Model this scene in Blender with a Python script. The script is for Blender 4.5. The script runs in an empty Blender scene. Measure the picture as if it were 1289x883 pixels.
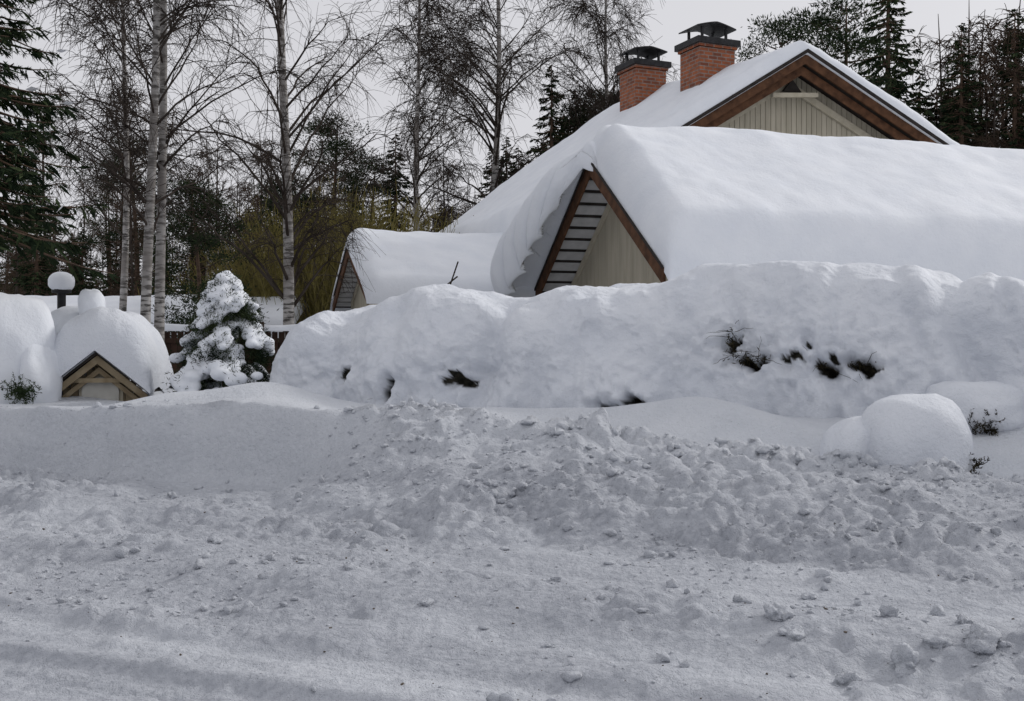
import bpy, math, numpy as np
from mathutils import Matrix, Vector
rng=np.random.default_rng(7)
scene=bpy.context.scene
col=scene.collection
# ------------------------------------------------------------------ noise
def _h(ix,iy,iz,seed):
    n=(ix*374761393+iy*668265263+iz*1274126177+seed*144269)&0x7fffffff
    n=((n^(n>>13))*1274126177)&0x7fffffff
    n=((n^(n>>15))*668265263)&0x7fffffff
    n=n^(n>>16)
    return (n&0xffff)/65535.0
def vn(x,y,z,seed=0):
    x=np.asarray(x,float);y=np.asarray(y,float)+0*x;z=np.asarray(z,float)+0*x
    xi=np.floor(x).astype(np.int64);yi=np.floor(y).astype(np.int64);zi=np.floor(z).astype(np.int64)
    fx=x-xi;fy=y-yi;fz=z-zi
    fx=fx*fx*fx*(fx*(fx*6-15)+10);fy=fy*fy*fy*(fy*(fy*6-15)+10);fz=fz*fz*fz*(fz*(fz*6-15)+10)
    r=0
    for a in (0,1):
        for b in (0,1):
            for c in (0,1):
                w=(fx if a else 1-fx)*(fy if b else 1-fy)*(fz if c else 1-fz)
                r=r+w*_h(xi+a,yi+b,zi+c,seed)
    return r*2-1
def fbm(x,y,z,o=4,seed=0,g=.5):
    r=0;a=1;f=1
    for i in range(o):
        r=r+a*vn(x*f,y*f,z*f,seed+i*17);a*=g;f*=2.03
    return r
def lumps(x,y,cell,prob,seed,pw=.5):
    X=x/cell;Y=y/cell
    xi=np.floor(X).astype(np.int64);yi=np.floor(Y).astype(np.int64)
    out=np.zeros_like(X)
    z0=np.zeros_like(xi)
    for a in (-1,0,1):
        for b in (-1,0,1):
            cx=xi+a;cy=yi+b
            px=cx+_h(cx,cy,z0,seed);py=cy+_h(cx,cy,z0,seed+5)
            r=.25+.6*_h(cx,cy,z0,seed+9)**1.5
            on=_h(cx,cy,z0,seed+13)<prob
            el=.6+.8*_h(cx,cy,z0,seed+21)
            d2=((X-px)**2*el+(Y-py)**2/el)/(r*r)
            v=np.where(on,np.clip(1-d2,0,1)**pw*r,0)
            out=np.maximum(out,v)
    return out
def sst(a,b,x):
    t=np.clip((x-a)/(b-a),0,1);return t*t*(3-2*t)
# ------------------------------------------------------------------ mesh helpers
def mk(name,V,F,mats,smooth=True,midx=None,attr=None,parent=None):
    V=np.asarray(V,np.float32).reshape(-1,3);F=np.asarray(F,np.int32)
    me=bpy.data.meshes.new(name)
    k=F.shape[1];m=F.shape[0]
    me.vertices.add(len(V));me.vertices.foreach_set('co',V.ravel())
    me.loops.add(m*k);me.loops.foreach_set('vertex_index',F.ravel())
    me.polygons.add(m);me.polygons.foreach_set('loop_start',np.arange(0,m*k,k,dtype=np.int32))
    try: me.polygons.foreach_set('loop_total',np.full(m,k,np.int32))
    except Exception: pass
    me.polygons.foreach_set('use_smooth',np.full(m,bool(smooth)))
    for mt in (mats if isinstance(mats,(list,tuple)) else [mats]): me.materials.append(mt)
    if midx is not None: me.polygons.foreach_set('material_index',np.asarray(midx,np.int32))
    if attr:
        for kname,vals in attr.items():
            at=me.attributes.new(kname,'FLOAT','POINT');at.data.foreach_set('value',np.asarray(vals,np.float32).ravel())
    me.update(calc_edges=True);me.validate()
    if parent is False: return me
    ob=bpy.data.objects.new(name,me);col.objects.link(ob)
    if parent is not None: setpar(ob,parent)
    return ob
def setpar(ob,p):
    ob.parent=p;ob.matrix_parent_inverse=Matrix.Translation(p.location).inverted()
def empty(name,loc):
    e=bpy.data.objects.new(name,None);e.location=loc;col.objects.link(e);e.empty_display_size=.3;return e
def gridF(nu,nv,off=0):
    i,j=np.meshgrid(np.arange(nu-1),np.arange(nv-1),indexing='ij')
    a=(i*nv+j).ravel()
    return np.stack([a,a+nv,a+nv+1,a+1],1)+off
def ngon(name,verts,faces,mat,parent=None,smooth=False,bevel=0,loc=None,rz=0):
    me=bpy.data.meshes.new(name);me.from_pydata([tuple(map(float,v)) for v in verts],[],faces)
    me.materials.append(mat)
    ob=bpy.data.objects.new(name,me);col.objects.link(ob)
    if loc is not None: ob.location=loc
    ob.rotation_euler=(0,0,rz)
    if bevel:
        b=ob.modifiers.new('b','BEVEL');b.width=bevel;b.segments=2
    if parent is not None: setpar(ob,parent)
    return ob
def ext(name,poly,a0,a1,mat,fr,parent,bevel=0):
    n=len(poly)
    V=[(a0,b,z) for b,z in poly]+[(a1,b,z) for b,z in poly]
    F=[list(range(n))[::-1],list(range(n,2*n))]+[[i,(i+1)%n,n+(i+1)%n,n+i] for i in range(n)]
    return ngon(name,V,F,mat,parent,bevel=bevel,loc=fr[0],rz=fr[1])
def exts(name,polys,a0,a1,mat,fr,parent):
    V=[];F=[]
    for poly in polys:
        o=len(V);n=len(poly)
        V+=[(a0,b,z) for b,z in poly]+[(a1,b,z) for b,z in poly]
        F+=[[o+i for i in range(n)][::-1],[o+i for i in range(n,2*n)]]+[[o+i,o+(i+1)%n,o+n+(i+1)%n,o+n+i] for i in range(n)]
    return ngon(name,V,F,mat,parent,loc=fr[0],rz=fr[1])
def tubes(P,R,sides=4):
    N,k,_=P.shape
    T=np.gradient(P,axis=1);T/=np.linalg.norm(T,axis=2,keepdims=True)+1e-9
    ref=np.where(np.abs(T[...,2:3])>.9,np.array([1.,0,0]),np.array([0,0,1.]))
    A=np.cross(T,ref);A/=np.linalg.norm(A,axis=2,keepdims=True)+1e-9
    B=np.cross(T,A)
    th=np.arange(sides)*2*np.pi/sides
    V=P[:,:,None,:]+R[:,:,None,None]*(A[:,:,None,:]*np.cos(th)[None,None,:,None]+B[:,:,None,:]*np.sin(th)[None,None,:,None])
    i,j,s=np.meshgrid(np.arange(N),np.arange(k-1),np.arange(sides),indexing='ij')
    b=(i*k+j)*sides
    F=np.stack([b+s,b+(s+1)%sides,b+sides+(s+1)%sides,b+sides+s],-1).reshape(-1,4)
    return V.reshape(-1,3),F
def blades(P,D,L,W,r=rng):
    n=len(P)
    D=D/(np.linalg.norm(D,axis=1,keepdims=True)+1e-9)
    S=np.cross(D,r.normal(size=(n,3)));S/=np.linalg.norm(S,axis=1,keepdims=True)+1e-9
    L=np.broadcast_to(L,(n,))[:,None];W=np.broadcast_to(W,(n,))[:,None]
    V=np.stack([P,P+D*L*.45+S*W*.5,P+D*L,P+D*L*.45-S*W*.5],1).reshape(-1,3)
    return V,np.arange(4*n).reshape(-1,4)
class Acc:
    def __init__(s): s.V=[];s.F=[];s.M=[];s.n=0
    def add(s,VF,m=0):
        V,F=VF;s.V.append(V);s.F.append(F+s.n);s.M.append(np.broadcast_to(m,(len(F),)));s.n+=len(V)
    def mesh(s,name,mats,smooth=False,**k):
        return mk(name,np.concatenate(s.V),np.concatenate(s.F),mats,smooth,np.concatenate(s.M),**k)
# ------------------------------------------------------------------ materials
def newmat(name):
    m=bpy.data.materials.new(name);m.use_nodes=True
    nt=m.node_tree;b=nt.nodes['Principled BSDF'];return m,nt,b
def ramp(nt,fac,stops):
    r=nt.nodes.new('ShaderNodeValToRGB');e=r.color_ramp.elements
    while len(e)<len(stops): e.new(.5)
    for i,(p,c) in enumerate(stops): e[i].position=p;e[i].color=(*c,1)
    nt.links.new(fac,r.inputs[0]);return r.outputs[0]
def noise(nt,scale,detail=4,vec=None,rough=.5):
    n=nt.nodes.new('ShaderNodeTexNoise');n.inputs['Scale'].default_value=scale;n.inputs['Detail'].default_value=detail
    n.inputs['Roughness'].default_value=rough
    if vec is not None: nt.links.new(vec,n.inputs['Vector'])
    return n.outputs['Fac']
def objc(nt,scale=(1,1,1)):
    t=nt.nodes.new('ShaderNodeTexCoord');mp=nt.nodes.new('ShaderNodeMapping');mp.inputs['Scale'].default_value=scale
    nt.links.new(t.outputs['Object'],mp.inputs['Vector']);return mp.outputs[0]
def mixc(nt,fac,a,b):
    m=nt.nodes.new('ShaderNodeMix');m.data_type='RGBA'
    nt.links.new(fac,m.inputs[0])
    for s,v in ((6,a),(7,b)):
        if isinstance(v,tuple): m.inputs[s].default_value=(*v,1)
        else: nt.links.new(v,m.inputs[s])
    return m.outputs[2]
def bump(nt,b,hs):
    prev=None
    for h,st,dist in hs:
        bp=nt.nodes.new('ShaderNodeBump');bp.inputs['Strength'].default_value=st;bp.inputs['Distance'].default_value=dist
        nt.links.new(h,bp.inputs['Height'])
        if prev: nt.links.new(prev,bp.inputs['Normal'])
        prev=bp.outputs[0]
    nt.links.new(prev,b.inputs['Normal'])
def snowmat(name,c0,c1,attr=None,dark=None,bs=1.0,det=5):
    m,nt,b=newmat(name)
    v=objc(nt)
    c=ramp(nt,noise(nt,1.7,2,v),[(.3,c0),(.7,c1)])
    if attr:
        at=nt.nodes.new('ShaderNodeAttribute');at.attribute_name=attr
        dk=ramp(nt,noise(nt,20,1,v),[(.35,dark[0]),(.7,dark[1])])
        c=mixc(nt,at.outputs['Fac'],c,dk)
    nt.links.new(c,b.inputs['Base Color'])
    b.inputs['Roughness'].default_value=.7
    b.inputs['Specular IOR Level'].default_value=.15
    bump(nt,b,[(noise(nt,11,det,v,.72),min(1,.9*bs),.055*max(1,bs))])
    return m
M_snow=snowmat('fresh_snow',(.75,.78,.83),(.81,.835,.875),bs=.30,det=4)
M_hsnow=snowmat('hedge_snow',(.69,.72,.775),(.77,.795,.84),'pit',((.010,.010,.007),(.04,.036,.026)),bs=.8)  # near-black pits: bare foliage plus the shade of the hollows, painted in
M_ground=snowmat('ploughed_snow',(.67,.70,.75),(.74,.765,.81),'dirt_shade',((.39,.41,.455),(.50,.52,.565)),bs=1.2)  # second colour pair: dirty road snow, with foreground shade painted in
def simple(name,c0,c1,scale=8,rough=.8,vs=(1,1,1),bs=.3,bd=.01,det=4):
    m,nt,b=newmat(name)
    if bs>0:
        v=objc(nt,vs);f=noise(nt,scale,det,v)
        nt.links.new(ramp(nt,f,[(.3,c0),(.7,c1)]),b.inputs['Base Color'])
        bump(nt,b,[(f,bs,bd)])
    else:
        v=objc(nt,vs);f=noise(nt,scale,0,v)
        nt.links.new(ramp(nt,f,[(.3,c0),(.7,c1)]),b.inputs['Base Color'])
    b.inputs['Roughness'].default_value=rough
    b.inputs['Specular IOR Level'].default_value=.2 if bs>0 else 0
    return m
M_cream=simple('cream_boards',(.35,.32,.25),(.46,.42,.335),6,vs=(1,1,.15))
M_cream2=simple('cream_trim',(.42,.38,.29),(.51,.465,.37),6)
M_brown=simple('brown_bargeboard',(.05,.023,.012),(.13,.062,.032),5,vs=(1,1,1))
M_dark=simple('dark_deck',(.02,.017,.015),(.04,.033,.03),5)
M_slat=simple('soffit_slat',(.42,.42,.42),(.55,.55,.55),5)
M_metal=simple('chimney_metal',(.012,.012,.013),(.03,.03,.032),9,.45)
M_fence=simple('dark_brown_fence',(.025,.014,.01),(.06,.032,.022),6,vs=(1,1,.3))
M_door=simple('playhouse_door',(.45,.44,.40),(.55,.54,.5),6)
M_wood=simple('weathered_wood',(.20,.15,.09),(.33,.27,.18),7)
M_twig=simple('dark_twig',(.035,.028,.024),(.07,.058,.05),3,bs=0)
M_twig2=simple('brown_twig',(.05,.037,.028),(.095,.068,.052),3,bs=0)
M_olive=simple('willow_twig',(.13,.11,.038),(.21,.18,.065),3,bs=0)
M_gn1=simple('needle_dark',(.012,.020,.012),(.028,.040,.022),3,bs=0)
M_gn2=simple('needle_mid',(.03,.045,.022),(.055,.07,.035),3,bs=0)
M_pinebark=simple('conifer_bark',(.06,.04,.03),(.14,.09,.06),6)
M_fsnow=simple('snow_bits',(.75,.76,.8),(.85,.86,.88),3,bs=0)
M_grit=simple('grit',(.06,.05,.04),(.16,.13,.1),30)
M_leaf=simple('hedge_twigs',(.015,.014,.009),(.05,.042,.025),12,bs=0)
M_birch,nt,b=newmat('birch_bark')
v=objc(nt,(1,1,5));f=noise(nt,3.2,5,v,.65)
v2=objc(nt,(.5,.5,.5));f2=noise(nt,2.0,3,v2)
c=ramp(nt,f,[(.0,(.03,.028,.026)),(.44,(.05,.045,.04)),(.52,(.36,.345,.33)),(.9,(.52,.50,.48))])
c=mixc(nt,ramp(nt,f2,[(.42,(0,0,0)),(.62,(1,1,1))]),c,(.20,.18,.165))
nt.links.new(c,b.inputs['Base Color']);b.inputs['Roughness'].default_value=.75;bump(nt,b,[(f,.4,.02)])
M_brick,nt,b=newmat('red_brick')
uv=nt.nodes.new('ShaderNodeTexCoord')
br=nt.nodes.new('ShaderNodeTexBrick');nt.links.new(uv.outputs['UV'],br.inputs['Vector'])
br.inputs['Scale'].default_value=1;br.inputs['Brick Width'].default_value=.28;br.inputs['Row Height'].default_value=.10
br.inputs['Mortar Size'].default_value=.014;br.inputs['Mortar Smooth'].default_value=.1;br.inputs['Bias'].default_value=-.1
br.inputs['Color1'].default_value=(.40,.11,.035,1);br.inputs['Color2'].default_value=(.15,.038,.02,1);br.inputs['Mortar'].default_value=(.26,.21,.18,1)
nz=noise(nt,5,4,uv.outputs['UV'])
cc=mixc(nt,ramp(nt,nz,[(.35,(.0,.0,.0)),(.75,(.7,.7,.7))]),br.outputs['Color'],(.10,.045,.03))
nt.links.new(cc,b.inputs['Base Color']);b.inputs['Roughness'].default_value=.85
bump(nt,b,[(br.outputs['Fac'],-.6,.01),(nz,.3,.01)])
# ------------------------------------------------------------------ TERRAIN
S_=[-40,-12,-6.3,-4.1,0.1,6,40];CZ=[.97,1.02,1.08,.94,.62,.64,.8]
def terrain(x,y,fine=True):
    n=.41*x+.912*y;s=.912*x-.41*y
    w=fbm(s*.5,n*.5,0*x,3,3)
    crest=np.interp(s,S_,CZ)+.05*vn(s*.9,0*x,0*x,6)
    left=1-sst(-7.0,-5.4,s+w*.5)
    foot=9.62*left+8.0*(1-left)+.22*w
    top=10.15+.16*w+.10*vn(s*1.3,0*x,0*x,4)
    t=np.clip((n-foot)/(top-foot),0,1)
    prof=(t*t*(3-2*t))*left+(t**.95)*(1-left)
    base=.04+.055*sst(4.95,5.12,n+.10*w)+.10*sst(5.3,6.3,n)+.05*sst(7,9,n)
    base=base+.17*np.exp(-((n-7.6-.15*w)/.40)**2)*(1-sst(-7.5,-4.5,s))
    base=base+.08*np.exp(-((n-6.15-.15*w)/.4)**2)
    base=base-.09*np.exp(-((n-7.15)/.38)**2)*sst(-4.5,-2.5,s)
    h=base*(1-prof)+prof*crest
    hb=np.interp(n,[10.15,11.0,12.4,13.5,60,200],[0,-.08,0,0,0,0])
    mixb=sst(10.3,12.4,n)
    garden=1.0+.0*n+np.clip((n-20)*.012,0,3)
    h=np.where(n>10.15,(crest+hb)*(1-mixb)+garden*mixb,h)
    def g(cx,cy,sx,sy,a): 
        dx=(x-cx);dy=(y-cy);ss=.912*dx-.41*dy;nn=.41*dx+.912*dy
        return a*np.exp(-(ss/sx)**2-(nn/sy)**2)
    h=h+g(1.95,11.5,1.0,.5,.34)+g(-3.0,13.5,.75,.6,.27)+g(-4.3,14.1,.8,.6,.22)+g(6.3,11.0,.8,.6,.5)+g(-.4,12.4,1.2,.5,.06)+g(.6,12.0,.5,.4,.06)
    h=h+.05*fbm(x*.6,y*.6,0*x,3,40)*sst(9.5,12,n)
    h=np.where(n<-2.5,h+.9*sst(-2.5,-4.5,n),h)
    road=1-sst(4.9,5.15,n+.10*w)
    bankz=sst(foot-.5,foot+.3,n)*(1-sst(10.2,10.9,n))
    mid=(1-road)*(1-sst(10.05,10.6,n+.15*w))
    smoothL=left*sst(9.3,9.7,n)
    rough=mid*(1-.88*smoothL)
    track=np.exp(-((n-7.15)/.5)**2)*sst(-4.5,-2.5,s)
    rough=rough*(1-.8*track)
    wx=.08*vn(x*5,y*5,0*x,401);wy=.08*vn(x*5,y*5,0*x+3.3,402)
    near=sst(6.4,8.4,n+.4*w)*.5+.5
    m1=(.12+.9*sst(-.25,.5,vn(x*.75,y*.75,0*x,77)))*near;m2=(.18+1.0*sst(-.2,.5,vn(x*1.1,y*1.1,0*x,78)))*near
    rid=1-np.abs(vn(x*4.3+wx*8,y*4.3,0*x,411))*2;rid2=1-np.abs(vn(x*9.1,y*9.1+wy*8,0*x,412))*2
    h=h+rough*(.05*near*fbm(x*1.7,y*1.7,0*x,3,50)+.075*lumps(x+wx,y+wy,.42,.5,3,.35)*m1+.06*lumps(x+wy,y+wx,.2,.55,31,.35)*m2+.06*lumps(x+wx*.5,y+wy*.5,.10,.5,61,.4)*m2
        +.016*rid*m1+.014*rid2*m2+.009*vn(x*17,y*17,0*x,413)*near)
    h=h+smoothL*mid*(.06*fbm(s*.9,n*.5,h*2,3,90)+.014*vn(s*7,n*1.2,h*2.5,93)+.02*lumps(s,n+h,.16,.2,94))
    h=h+bankz*(1-left*.8)*.09*lumps(x+wx,y+wy,.5,.45,91,.35)
    h=h+(1-np.abs(np.clip((n-10.15)/.32,-1,1)))*(.12*lumps(x+wx,y,.32,.6,95,.35)+.05*lumps(x+wx,y,.13,.6,97,.35)+.03*vn(x*7,y*7,0*x,96))*(1-.88*left)
    rut=vn(n*2.6,s*.08,0*x,7)*.04+vn(n*9,s*.25,0*x,8)*.016+.010*np.abs(vn(n*22,s*.5,0*x,10))
    for tn in (2.9,4.35):
        rut=rut-.030*np.exp(-((n-tn-.05*w)/.13)**4)+.012*np.exp(-((np.abs(n-tn-.05*w)-.19)/.04)**2)
    h=h+(road+.7*track+.3*mid*(1-sst(6.8,8,n)))*rut*sst(-3,-1,n)+road*.007*fbm(x*6,y*6,0*x,3,9)
    h=h+road*.03*lumps(x,y,.12,.10,33)
    dirt_shade=np.clip(.38+.52*(1-sst(8.6,10.2,n+.3*w))+.35*fbm(s*.8,n*2.5,0*x,3,12)*(1-sst(8,9.5,n)),0,1)  # greyer road, foreground and bank face: some dirt plus shade painted into the colour
    dirt_shade=dirt_shade*(1-sst(10.0,10.8,n))
    dirt_shade=dirt_shade*(1-.12*road)
    return h,dirt_shade
def axis(a,b,st,far,grow=1.16):
    c=list(np.arange(a,b,st));x=b;d=st
    while x<far: c.append(x);d*=grow;x+=d
    c.append(far);x=a;d=st;pre=[]
    while x>-far*.9 if a<0 else x>-20: 
        d*=grow;x-=d;pre.append(x)
    return np.array(pre[::-1]+c)
xs=axis(-7.5,6.0,.022,420);ys=axis(4.9,13.5,.020,520)
X,Y=np.meshgrid(xs,ys,indexing='ij')
Z,Dt=terrain(X.ravel(),Y.ravel())
ground=mk('snow_ground',np.stack([X.ravel(),Y.ravel(),Z],1),gridF(len(xs),len(ys)),M_ground,True,attr={'dirt_shade':Dt})
def tz(x,y):
    return float(terrain(np.array([float(x)]),np.array([float(y)]))[0][0])
import bmesh
def ico(sub):
    bm=bmesh.new();bmesh.ops.create_icosphere(bm,subdivisions=sub,radius=1)
    V=np.array([v.co[:] for v in bm.verts]);F=np.array([[v.index for v in f.verts] for f in bm.faces]);bm.free();return V,F
IV,IF=ico(2);IV2,IF2=ico(3);IV3,IF3=ico(4)
def chunkmesh(name,x,y,r,mat,flat=.75,sink=.3,T=(IV2,IF2)):
    IV,IF=T
    N=len(x);z,dd=terrain(x,y)
    Vs=np.repeat(IV[None],N,0)
    off=rng.uniform(0,99,(N,1,3))
    q=Vs*1.2+off;q2=Vs*2.9+off
    d=1+.55*vn(q[...,0],q[...,1],q[...,2],5)-.30*np.abs(vn(q2[...,0],q2[...,1],q2[...,2],6))+.10*vn(q2[...,0]*2,q2[...,1]*2,q2[...,2]*2,7)
    sc=rng.uniform(.6,1.3,(N,1,3));sc[...,2]*=flat
    V=Vs*d[...,None]*sc*r[:,None,None]
    V[...,0]+=x[:,None];V[...,1]+=y[:,None];V[...,2]+=(z+r*(flat*.6-sink))[:,None]
    F=(IF[None]+(np.arange(N)*len(IV))[:,None,None]).reshape(-1,3)
    return mk(name,V.reshape(-1,3),F,mat,True,attr={'dirt_shade':np.repeat(dd,len(IV))*.75})
N=11000
n=rng.uniform(4.4,10.35,N);s=rng.uniform(-12,2.5,N)
keep=rng.uniform(0,1,N)<np.where(n<5.1,.12,np.where(s<-6,.45,1.0))*(.14+.86*sst(-.25,.35,vn(s*.9,n*.9,0*s,5)))*np.where(np.abs(n-7.15)<.4,.4,1)
n=n[keep];s=s[keep]
x=.41*n+.912*s;y=.912*n-.41*s
r=np.clip(.006*rng.pareto(1.9,len(x))+.007,0,.05)
chunkmesh('snow_chunks',x,y,r,M_ground,T=(IV,IF))
cx=np.array([.98,1.45,1.43,.85,2.1,2.55,-.5,.72,2.3,1.9,.3,2.62,3.0,1.1,-1.1,1.9,2.0,1.6,2.4,.2,3.3,-2.2]);cy=np.array([6.9,5.75,6.0,5.55,5.5,6.3,6.6,6.2,5.45,7.1,7.4,8.1,7.3,8.4,7.8,5.35,5.9,5.3,5.9,6.0,7.9,8.2]);cr=np.array([.05,.06,.07,.04,.07,.05,.04,.03,.10,.05,.045,.06,.05,.06,.045,.09,.05,.06,.05,.025,.06,.06])
chunkmesh('snow_clods',cx,cy,cr,M_ground,T=(IV3,IF3))
k=150;s=rng.uniform(-6.5,1.2,k);n=rng.normal(9.98,.22,k)
chunkmesh('ridge_clods',.41*n+.912*s,.912*n-.41*s,np.clip(.020*rng.pareto(1.9,k)+.018,0,.09),M_ground,T=(IV2,IF2))
N=600;n=rng.uniform(4.6,8.5,N);s=rng.uniform(-9,1.5,N)
chunkmesh('road_grit',.41*n+.912*s,.912*n-.41*s,np.clip(.002*rng.pareto(2.2,N)+.002,0,.009),M_grit,sink=.05,T=(IV,IF))
# ------------------------------------------------------------------ HEDGE
hs=[-9.9,-9.0,-8.6,-7.9,-7.1,-6.5,-5.95,-5.4,-4.8,-3.9,-3.0,-2.3,-1.5,-.9,-.5,-.2,.1,3,9]
hz=[2.20,2.40,2.47,2.42,2.46,2.42,2.34,2.42,2.44,2.60,2.66,2.68,2.62,2.60,2.50,2.60,2.52,2.56,2.56]
pits=[(-2.86,1.84,.05,.15,.40),(-2.66,1.62,.20,.07,.42),(-1.90,1.56,.09,.10,.40),(-1.47,1.54,.14,.06,.42),(-2.02,1.80,.05,.05,.22),(-7.2,1.17,.08,.13,.35),(-4.0,1.06,.24,.06,.40),(-6.3,1.38,.16,.08,.16),(-7.9,1.42,.10,.10,.14),(-2.2,1.60,.14,.05,.2),(-1.7,1.66,.05,.05,.2)]
nu,nvv=950,240
su=np.linspace(-9.5,9,nu);th=np.linspace(-.12,np.pi+.1,nvv)
SU,TH=np.meshgrid(su,th,indexing='ij')
z0=.92
e=np.sqrt(np.clip(1-(1-np.clip((SU+9.5)/1.2,0,1))**2,0,1))
H=(np.interp(SU,hs,hz)-z0)*(.30+.70*e)
Wd=1.15*(.15+.85*e)*(1+.12*vn(SU*.7,0*SU,0*SU,11))
c=np.cos(TH);sn=np.sin(TH)
nn=13.3-Wd*np.sign(c)*np.abs(c)**.70
zz=z0+H*np.sign(sn)*np.abs(sn)**.66
on=-c;oz=sn;L=np.sqrt(on**2+oz**2);on/=L;oz/=L
d=.22*fbm(SU*.6,nn*.6,zz*.6,2,21)+.11*fbm(SU*1.5,nn*1.5,zz*1.0,2,22)
fr_=1-sst(12.7,13.3,nn)
fold=vn(SU*1.1+.25*zz,zz*.25,0*SU,23);d-=.08*np.exp(-(fold/.14)**2)*fr_
for sc_,sl,am,wd in ((-5.9,.25,.20,.10),(-4.75,.1,.10,.12),(-8.4,.0,.08,.12),(-3.4,.15,.09,.12),(-.45,-.35,.22,.12),(.4,-.2,.10,.1)):
    q=(SU-sc_-sl*(zz-1.8)-.05*vn(zz*2,0*SU,0*SU,26))/wd
    d-=am*np.where(q>0,np.exp(-q*q*.25),np.exp(-q*q))*fr_
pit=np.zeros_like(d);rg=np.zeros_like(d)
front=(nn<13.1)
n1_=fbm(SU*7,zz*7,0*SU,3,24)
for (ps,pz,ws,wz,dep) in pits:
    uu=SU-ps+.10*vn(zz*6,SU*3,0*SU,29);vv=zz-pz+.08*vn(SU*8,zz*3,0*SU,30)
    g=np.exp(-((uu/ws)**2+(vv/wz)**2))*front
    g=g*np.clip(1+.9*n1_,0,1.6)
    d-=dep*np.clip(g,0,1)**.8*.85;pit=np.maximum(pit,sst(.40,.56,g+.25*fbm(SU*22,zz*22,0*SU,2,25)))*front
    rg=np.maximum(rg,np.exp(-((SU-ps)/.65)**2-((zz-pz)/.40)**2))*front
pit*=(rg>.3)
low=sst(1.9,1.3,zz)*fr_
d+=(.014+.05*rg+.014*low)*fbm(SU*7,nn*7,zz*6,3,27)+.018*fbm(SU*4,nn*4,zz*4,3,28)+rg*.08*(lumps((SU+.05*n1_),(zz*1.0),.16,.7,41))
d-=fr_*.07*lumps(SU+.1*n1_,zz*.8,.33,.3,43)+fr_*.03*lumps(SU+.1*n1_,zz*.8,.15,.3,44)
nn2=nn+on*d;zz2=zz+oz*d*.8
hx=.41*nn2+.912*SU;hy=.912*nn2-.41*SU
hedge=empty('snow_covered_hedge',(1,14,1))
mk('snow_mantle',np.stack([hx.ravel(),hy.ravel(),zz2.ravel()],1),gridF(nu,nvv)[:,::-1],M_hsnow,True,attr={'pit':pit},parent=hedge)
A=Acc()
def rf(q): return np.stack([.41*q[:,1]+.912*q[:,0],.912*q[:,1]-.41*q[:,0],q[:,2]],1)
for (ps,pz,ws,wz,dep) in pits:
    if dep<.3: continue
    k=int(60*ws*wz/.012)+25
    P=rf(np.stack([rng.normal(ps-.02,ws*.5,k),rng.uniform(12.30,12.5,k),rng.normal(pz-.01,wz*.5,k)],1))
    D=rng.normal(size=(k,3))*.8+np.array([-.2,-.5,-.25])
    A.add(blades(P,D,rng.uniform(.03,.08,k),.012))
    k=9
    P=rf(np.stack([rng.normal(ps,ws*.6,k),rng.uniform(12.35,12.45,k),rng.normal(pz,wz*.5,k)],1))
    D=rng.normal(size=(k,3))*.6+np.array([-.2,-.6,.15]);t=np.linspace(0,1,5)[None,:,None]
    PP=P[:,None]+D[:,None]*t*.22+np.array([0,0,-.05])*t**2+rng.normal(size=(k,5,3))*.012*t
    A.add(tubes(PP,np.broadcast_to(.0035*(1-.6*t[...,0]),(k,5)),4))
A.mesh('hedge_branches',[M_leaf],parent=hedge)
# ------------------------------------------------------------------ snowy shrubs / mounds
def mound(name,c,r,seed,parent=None,amp=.13,p=2.4,mat=None,tilt=0):
    V=IV3.copy()
    nrm=(np.abs(V)**p).sum(1)**(1/p);V=V/nrm[:,None]
    d=1+amp*fbm(V[:,0]*1.3+seed,V[:,1]*1.3,V[:,2]*1.3,2,seed)+amp*.2*fbm(V[:,0]*5+seed,V[:,1]*5,V[:,2]*5,2,seed+1)
    V=V*d[:,None]*np.array(r)+np.array(c)
    return mk(name,V,IF3,mat or M_snow,True,parent=parent)
def twigs(name,c,k,L,spread,parent,mat=M_leaf,up=.2,w=.006):
    P=np.array(c)+rng.normal(size=(k,3))*np.array(spread)
    D=rng.normal(size=(k,3))*.6+np.array([0,-.4,up]);t=np.linspace(0,1,5)[None,:,None]
    A=Acc();A.add(tubes(P[:,None]+D[:,None]*t*L+rng.normal(size=(k,5,3))*.01,np.broadcast_to(w*(1-.7*t[...,0]),(k,5)),4))
    q=(P[:,None]+D[:,None]*t*L).reshape(-1,3);q=np.repeat(q,3,0)
    A.add(blades(q,rng.normal(size=q.shape),.035,.010))
    return A.mesh(name,[mat],parent=parent)
e1=empty('snow_covered_shrub',(3.6,10,.6))
mound('snow_cap',(3.64,10.1,.68),(.47,.45,.60),3,e1,.08,3.2,M_hsnow)
mound('snow_lobe',(3.24,10.3,.58),(.36,.40,.50),8,e1,.10,2.6,M_hsnow)
twigs('twigs',(4.04,9.82,.66),14,.09,(.03,.04,.03),e1)
e1=empty('snow_covered_shrub.001',(4.66,11.3,.8))
mound('snow_cap',(4.70,11.25,1.12),(.48,.42,.29),5,e1,.12,2.6,M_hsnow)
twigs('twigs',(4.60,10.84,.96),30,.09,(.08,.03,.05),e1)
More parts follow.
